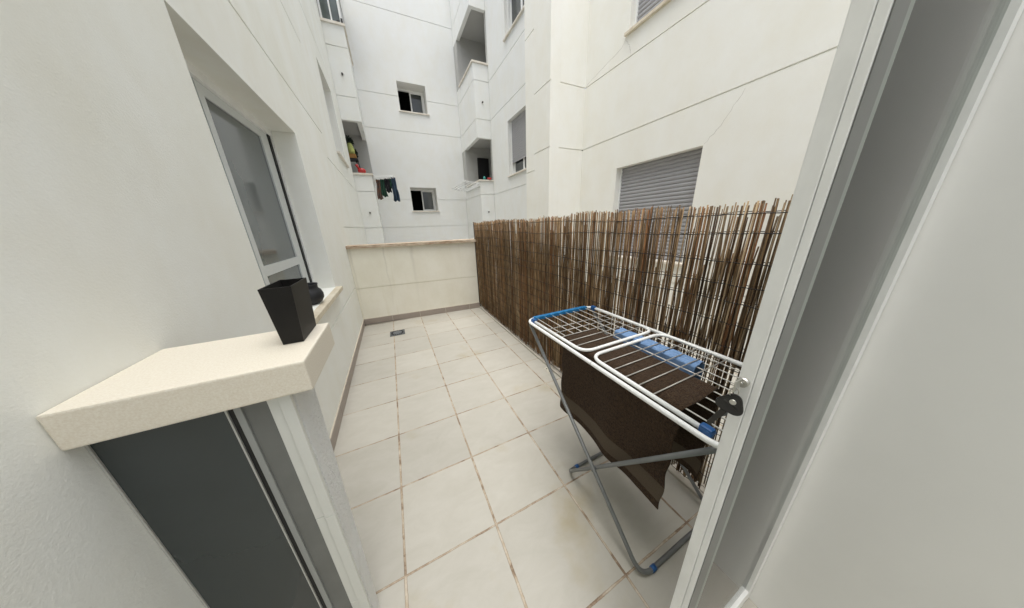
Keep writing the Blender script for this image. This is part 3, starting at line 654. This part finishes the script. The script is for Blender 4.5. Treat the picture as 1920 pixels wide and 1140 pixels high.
bmesh.ops.recalc_face_normals(bm, faces=bm.faces)
bmesh.ops.bevel(bm, geom=[e for e in bm.edges if len(e.link_faces) == 2 and any(len(f.verts) > 8 for f in e.link_faces)], offset=0.0012, segments=2, affect='EDGES')
mb = MB(); mb.add_bm(bm); kh = mb.build('key_head', mat('black_key_plastic', (0.014, 0.013, 0.012), 0.35), KY)
mb = MB(); p = hc+ub*0.007; mb.tube([p-kn*0.0045, p+kn*0.0045], 0.0042, 14); mb.build('rivet', M_brass, kh)
mb = MB(); mb.tube([hc+ub*0.004-kn*0.0036-ua*0.010, hc-ub*0.003-kn*0.0036+ua*0.010], 0.0008, 6); mb.build('ridge', M_key, kh)
q0 = hc-ub*0.0165-ua*0.002; q1 = hc-ub*0.056-ua*0.006; dq = (q1-q0).normalized(); sq = dq.cross(kn)
bm = bmesh.new(); prof = [(0, -0.0042), (0.9, -0.0042), (1.0, -0.001), (1.0, 0.0015), (0.94, 0.0042), (0.86, 0.0022), (0.78, 0.0042), (0.68, 0.0018), (0.58, 0.0042), (0.48, 0.0024), (0.38, 0.0044), (0, 0.0044)]
Lq = (q1-q0).length
f1 = [bm.verts.new(q0+dq*Lq*t+sq*w-kn*0.0011) for t, w in prof]; f2 = [bm.verts.new(q0+dq*Lq*t+sq*w+kn*0.0011) for t, w in prof]
bm.faces.new(f1); bm.faces.new(f2[::-1])
for k in range(len(prof)): bm.faces.new((f1[k], f2[k], f2[(k+1) % len(prof)], f1[(k+1) % len(prof)]))
bmesh.ops.recalc_face_normals(bm, faces=bm.faces)
mb = MB(); mb.add_bm(bm); mb.build('key_blade', M_key, KY)

# ================================================================== pots on the sills
PL = thing('planter', 'tall narrow tapered black planter standing on the speckled stone slab', 'planter', (-0.10, 0.06, 1.2275))
def tapered(b0, b1, t0, t1, z0, z1, th=0.004):
    mb = MB()
    B = [(b0[0], b0[1]), (b1[0], b0[1]), (b1[0], b1[1]), (b0[0], b1[1])]; T_ = [(t0[0], t0[1]), (t1[0], t0[1]), (t1[0], t1[1]), (t0[0], t1[1])]
    I_ = [(t0[0]+th, t0[1]+th), (t1[0]-th, t0[1]+th), (t1[0]-th, t1[1]-th), (t0[0]+th, t1[1]-th)]
    J = [(B[0][0]+th, B[0][1]+th), (B[1][0]-th, B[1][1]+th), (B[2][0]-th, B[2][1]-th), (B[3][0]+th, B[3][1]-th)]
    mb.quad([(*p, z0) for p in B][::-1])
    for i in range(4):
        j = (i+1) % 4
        mb.quad([(*B[i], z0), (*B[j], z0), (*T_[j], z1), (*T_[i], z1)]); mb.quad([(*T_[i], z1), (*T_[j], z1), (*I_[j], z1), (*I_[i], z1)]); mb.quad([(*I_[i], z1), (*I_[j], z1), (*J[j], z0+0.03), (*J[i], z0+0.03)])
    mb.quad([(*p, z0+0.03) for p in J]); return mb
o = tapered((-0.130, -0.006), (-0.083, 0.132), (-0.138, -0.016), (-0.070, 0.125), 1.2285, 1.3925).build('pot', M_pot, PL)
bv = o.modifiers.new('bevel', 'BEVEL'); bv.width = 0.004; bv.segments = 3; bv.limit_method = 'ANGLE'
BW = thing('bowl', 'round bulging black pot on the window sill behind the black planter', 'pot', (-0.52, 1.68, 0.94))
mb = MB(); mb.lathe([(0.0, 0.0), (0.06, 0.0), (0.088, 0.015), (0.108, 0.05), (0.110, 0.085), (0.098, 0.118), (0.082, 0.135), (0.084, 0.160), (0.088, 0.172), (0.082, 0.172), (0.076, 0.15), (0.07, 0.12), (0.0, 0.11)], (-0.52, 1.70, 0.9395), 36)
mb.build('pot', M_bowl, BW)

# ================================================================== clothes drying rack
DX = thing('drying_rack', 'white and grey folding clothes drying rack with blue plastic joints on the tiles', 'drying rack', (1.22, -0.06, 0))
xl, xr, yn, yf, zr = 0.945, 1.522, -0.645, 0.525, 0.90
fr = fillet([(xl, -0.1, zr), (xl, yf, zr), (xr, yf, zr), (xr, yn, zr), (xl, yn, zr), (xl, -0.101, zr)], 0.075, 8)
mb = MB(); mb.tube(fr, 0.0096, 12, caps=False); f = mb.build('frame', M_paint, DX)
mb = MB(); mb.tube([(xl, -0.1045, zr), (xl, -0.1030, zr)], 0.0099, 12); mb.build('joint', M_steel, f)
# blue end strips carrying the strings
def strip(y, sgn, mt):
    mb = MB(); mb.box((xl+0.055, y-0.012, zr-0.012), (xr-0.055, y+0.012, zr+0.013), 0, 0.004)
    for k in range(8):
        x = 1.026+0.0613*k; mb.box((x-0.014, y-sgn*0.012-0.008, zr-0.011), (x+0.014, y-sgn*0.012+0.008, zr+0.0125), 0, 0.003)
    return mb.build('end_strip', mt, DX)
strip(yf, 1, M_blue2); strip(yn, -1, M_blue)
for k in range(8):
    x = 1.026+0.0613*k; mb = MB(); mb.tube([(x, yf-0.008, zr), (x, -0.06, zr-0.004), (x, yn+0.008, zr)], 0.0024, 8); mb.build('string', M_wire, DX)
# two hinged wings folded in over the top
zw = 0.912
for ya, yb, sg in ((yf-0.06, -0.022, 1), (yn+0.075, -0.066, -1)):
    xa, xb = xl+0.026, xr-0.026
    mb = MB(); mb.tube(fillet([(xa, ya, zw-0.004), (xa, yb, zw), (xb, yb, zw), (xb, ya, zw-0.004)], 0.07, 8), 0.0085, 12); w = mb.build('wing', M_paint, DX)
    for k in range(5):
        y = yb+sg*(0.072+0.062*k); mm = MB(); mm.tube([(xa, y, zw), (xb, y, zw)], 0.0026, 8); mm.build('wing_wire', M_wireg, w)
    for x in (xa, xb):
        mm = MB(); mm.box((x-0.013, ya-0.016, zw-0.022), (x+0.013, ya+0.020, zw+0.013), 0, 0.006); mm.tube([(x-0.016, ya+sg*0.006, zw-0.004), (x+0.016, ya+sg*0.006, zw-0.004)], 0.011, 12)
        mm.build('hinge', M_blue, w)
# crossed legs: two U-shaped tubes
def leg(xa, xb, ytop, ybot, ztop=0.885):
    pts = fillet([(xa, ytop, ztop), (xa, ybot, 0.013), (xb, ybot, 0.013), (xb, ytop, ztop)], 0.075, 9)
    mb = MB(); mb.tube(pts, 0.0098, 12); return mb.build('leg', M_steel, DX)
l1 = leg(xl+0.005, xr-0.02, yf-0.045, -0.492); l2 = leg(xl+0.024, xr-0.04, yn+0.03, 0.055)
for L_, y, xs in ((l1, -0.492, (xl+0.085, xr-0.10)), (l2, 0.055, (xl+0.10, xr-0.12))):
    for x in xs:
        mb = MB(); mb.tube([(x-0.012, y, 0.0125), (x+0.012, y, 0.0125)], 0.0125, 14); mb.build('foot_clip', M_blue, L_)
for x in (xl-0.006, xr-0.048):
    mb = MB(); mb.tube([(x, -0.169, 0.296), (x+0.036, -0.169, 0.296)], 0.0045, 10); mb.build('pivot', M_steel, DX)

# ------------------------------------------------------------------ brown towel draped over the strings
def draped(name, x0, x1, ya, yb, ztop, dropf, dropb, mats, wav, seed, band=None, r=0.012, th=0.006, ny=90, parent=None, skewf=None, xf=None, xb=None):
    """strip over the strings from front hem (x0 side) across to the back hem; dropf/dropb give hem heights z by t in [0,1]"""
    rnd = random.Random(seed); ph = [rnd.uniform(0, 6.28) for _ in range(8)]; mb = MB(); rows = []
    nf, nt_, nb = 46, 16, 40
    for j in range(ny+1):
        t = j/ny; y = ya+(yb-ya)*t; row = []
        zf, zb = dropf(t), dropb(t)
        for i in range(nf+1):
            s = 1-i/nf; h = ztop-r-s*(ztop-r-zf)   # s=1 at the hem
            w = wav*(s**0.9)*(math.sin(t*13+ph[0]+s*1.2)*0.45+math.sin(t*24+ph[1])*0.12+math.sin(t*6+ph[2])*0.5)
            row.append((x0-r*0.2-0.012*s+w+(xf(t, s) if xf else 0), y+(skewf(t, s) if skewf else 0)+0.004*math.sin(h*40+ph[3]), h))
        for i in range(1, nt_):
            u = i/nt_; zz = ztop-0.004*abs(math.sin(u*math.pi*4.4))*0.8+0.0015*math.sin(t*25+u*9)
            e = min(u, 1-u)*(x1-x0); 
            if e < r: zz -= (r-math.sqrt(max(0, r*r-(r-e)**2)))
            row.append((x0+(x1-x0)*u, y+0.004*math.sin(u*5+ph[4]), zz))
        for i in range(nb+1):
            s = i/nb; h = ztop-r-s*(ztop-r-zb); w = wav*(s**0.9)*(math.sin(t*12+ph[5])*0.5+math.sin(t*27+ph[6])*0.25)
            row.append((x1+r*0.2+0.01*s+w+(xb(t, s) if xb else 0), y+0.004*math.sin(h*40+ph[7]), h))
        rows.append(row)
    n = len(rows[0])
    for row in rows: mb.v += row
    for j in range(ny):
        for i in range(n-1):
            mb.f.append((j*n+i, j*n+i+1, (j+1)*n+i+1, (j+1)*n+i)); mb.sm.append(True)
            mi = 0
            if band:
                if i < nf and band[0] < 1-i/nf < band[1]: mi = 1
                if i > nf+nt_ and band[0] < (i-nf-nt_)/nb < band[1]: mi = 1
            mb.mi.append(mi)
    o = mb.build(name, mats, parent)
    md = o.modifiers.new('solidify', 'SOLIDIFY'); md.thickness = th; md.offset = 0
    ss = o.modifiers.new('sub', 'SUBSURF'); ss.levels = 1; ss.render_levels = 1
    return o
tw = draped('towel', 1.002, 1.245, 0.185, -0.478, 0.9065, lambda t: 0.41-0.035*math.sin(min(1, t*1.15)*math.pi*0.8)+0.012*t, lambda t: 0.40+0.015*math.sin(t*9),
            [M_towel, M_band], 0.020, 11, band=(0.76, 0.92), xf=lambda t, s: 0.022*s)
tag(tw, 'large dark brown terry towel draped over the drying rack', 'towel')
cl = draped('cloth', 1.318, 1.392, 0.105, -0.345, 0.9075, lambda t: 0.815+0.006*math.sin(t*8), lambda t: 0.79, [M_cloth], 0.004, 23, th=0.003, r=0.008)
tag(cl, 'folded pale blue cloth hung over the rack strings beside the brown towel', 'cloth')

# ================================================================== things at the far balconies
AIR = 'wall airers on the balcony sides'
def airer(label, xw, y0, y1, s, z=2.90):
    A = thing('clothes_airer', label, 'clothes airer', (xw, (y0+y1)/2, z), AIR)
    for k in range(5):
        x = xw+s*(0.08+0.115*k); mb = MB(); mb.tube([(x, y0-0.03, z+0.012*k), (x, y1, z+0.012*k)], 0.011, 8); mb.build('rail', M_paint, A)
    for y in (y0, y1-0.05):
        mb = MB(); p = []
        for k in range(10): p.append((xw+s*(0.005+0.06*k), y, z+0.006*k+(0.045 if k % 2 else -0.045)))
        mb.tube(p, 0.011, 6); mb.tube([(a, b+0.012, 2*(z+0.006*i)-c) for i, (a, b, c) in enumerate(p)], 0.011, 6); mb.build('scissor_arm', M_paint, A)
    mb = MB(); mb.box((xw+s*0.001, y0-0.02, z-0.07), (xw+s*0.02, y1, z+0.05)); mb.build('wall_rail', M_paint, A)
    return A
airer('white folding airer hung with dark washing on the left balcony side', 0.0, 7.78, 9.0, 1, 2.93)
airer('empty white folding airer on the right balcony side', 3.2, 7.78, 9.45, -1, 2.88)
def garment(name, label, cat, x, y, ztop, wid, hgt, mt, taper, legs=False, seed=0):
    rnd = random.Random(seed); mb = MB(); n, mrow = 14, 16; rows = []
    for i in range(mrow+1):
        v = i/mrow
        w = wid*(1+taper*v)
        for k in range(n+1):
            u = k/n-0.5
            mb.v.append((x+u*w+0.02*v*math.sin(v*5+seed), y+0.035*math.sin(u*13+seed+v*2)+0.02*math.sin(v*7+u*3), ztop-hgt*v-0.02*math.sin(u*9+seed)*(v > .9)))
    for i in range(mrow):
        for k in range(n):
            if legs and i > mrow*0.35 and k == n//2: continue
            a = i*(n+1)+k; mb.f.append((a, a+1, a+n+2, a+n+1)); mb.mi.append(0); mb.sm.append(True)
    o = mb.build(name, mt); md = o.modifiers.new('solidify', 'SOLIDIFY'); md.thickness = 0.025; md.offset = 0
    return tag(o, label, cat, 'washing hung on the left airer')
garment('washing', 'grey and rust brown garment nearest the balcony on the left airer', 'garment', 0.125, 7.86, 2.90, 0.095, 0.52, M_brownc, 0.25, seed=1)
garment('washing', 'dark green garment second from the balcony on the left airer', 'garment', 0.245, 7.84, 2.91, 0.10, 0.46, M_green, 0.3, seed=2)
garment('washing', 'short black garment in the middle of the left airer', 'garment', 0.365, 7.84, 2.93, 0.12, 0.36, M_blackc, 0.1, seed=3)
garment('washing', 'long dark blue denim trousers at the outer end of the left airer', 'trousers', 0.54, 7.83, 2.97, 0.10, 0.64, M_denim, 0.6, seed=4)
garment('washing', 'narrow dark green sock shape between the black garment and the denim trousers', 'garment', 0.45, 7.85, 2.94, 0.055, 0.26, M_green, 0.0, seed=6)
RW = thing('watering_can', 'glossy red jug with a spout on the left balcony parapet', 'watering can', (-0.22, 7.68, 3.008))
mb = MB(); mb.lathe([(0.0, 0.0), (0.06, 0.0), (0.09, 0.025), (0.102, 0.065), (0.09, 0.105), (0.05, 0.13), (0.0, 0.135)], (-0.22, 7.68, 3.008), 24); b_ = mb.build('body', M_red, RW)
mb = MB(); mb.tube([(-0.26, 7.66, 3.09), (-0.30, 7.65, 3.16), (-0.325, 7.64, 3.22)], 0.03, 10, radii=[0.04, 0.026, 0.042]); mb.build('spout', M_red, RW)
SH = thing('wall_shelf', 'dark bracket shelf inside the left balcony under the plant', 'shelf', (-0.45, 8.2, 3.42))
mb = MB(); mb.box((-0.75, 8.0, 3.42), (-0.28, 8.35, 3.45)); mb.build('board', M_black, SH)
mb = MB(); mb.tube([(-0.33, 8.2, 3.42), (-0.33, 8.2, 3.02)], 0.014, 8); mb.tube([(-0.29, 8.1, 3.42), (-0.27, 8.1, 3.2)], 0.012, 8); mb.tube([(-0.40, 8.3, 3.45), (-0.36, 8.3, 4.0)], 0.016, 8); mb.build('bracket', M_black, SH)
tb = MB(); tb.box((-0.55, 8.02, 3.452), (-0.31, 8.3, 3.56), 0, 0.01); tag(tb.build('trough', M_orange), 'ochre trough on the dark shelf in the left balcony', 'trough')
def leaves(name, label, cat, c, rx, rz, n, mt, seed):
    rnd = random.Random(seed); mb = MB()
    for _ in range(n):
        d = Vector((rnd.gauss(0, 1), rnd.gauss(0, 1), rnd.gauss(0, 1))).normalized()*rnd.uniform(0.4, 1); p = Vector(c)+Vector((d.x*rx, d.y*rx, d.z*rz))
        a = Vector((rnd.gauss(0, 1), rnd.gauss(0, 1), rnd.gauss(0, 1))).normalized()*0.035; b = a.cross(Vector((rnd.gauss(0, 1), rnd.gauss(0, 1), 1))).normalized()*0.018
        mb.quad([p-a, p+b, p+a, p-b])
    return tag(mb.build(name, mt), label, cat)
leaves('plant', 'dark round leafy plant at the top of the left balcony opening', 'plant', (-0.42, 8.2, 3.90), 0.12, 0.13, 260, M_leaf, 1)
leaves('plant', 'dark green trailing plant beside the lime bag in the left balcony', 'plant', (-0.33, 8.22, 3.60), 0.07, 0.15, 140, M_leaf, 2)
mb = MB(); mb.lathe([(0.0, 0.0), (0.085, 0.01), (0.095, 0.1), (0.075, 0.2), (0.045, 0.27), (0.0, 0.28)], (-0.415, 8.12, 3.565), 16)
tag(mb.build('bag', M_lime), 'pale lime cloth bag above the ochre trough in the left balcony', 'bag')
mb = MB(); mb.lathe([(0.0, 0.0), (0.035, 0.0), (0.04, 0.07), (0.02, 0.085), (0.02, 0.1), (0.0, 0.1)], (3.36, 7.72, 3.008), 14); tag(mb.build('bottle', M_teal), 'small teal bottle on the right balcony parapet', 'bottle')
mb = MB(); mb.lathe([(0.0, 0.0), (0.06, 0.0), (0.075, 0.06), (0.07, 0.06), (0.055, 0.01), (0.0, 0.01)], (3.54, 7.72, 3.008), 16); tag(mb.build('dish', M_red), 'small red dish at the end of the right balcony parapet', 'dish')
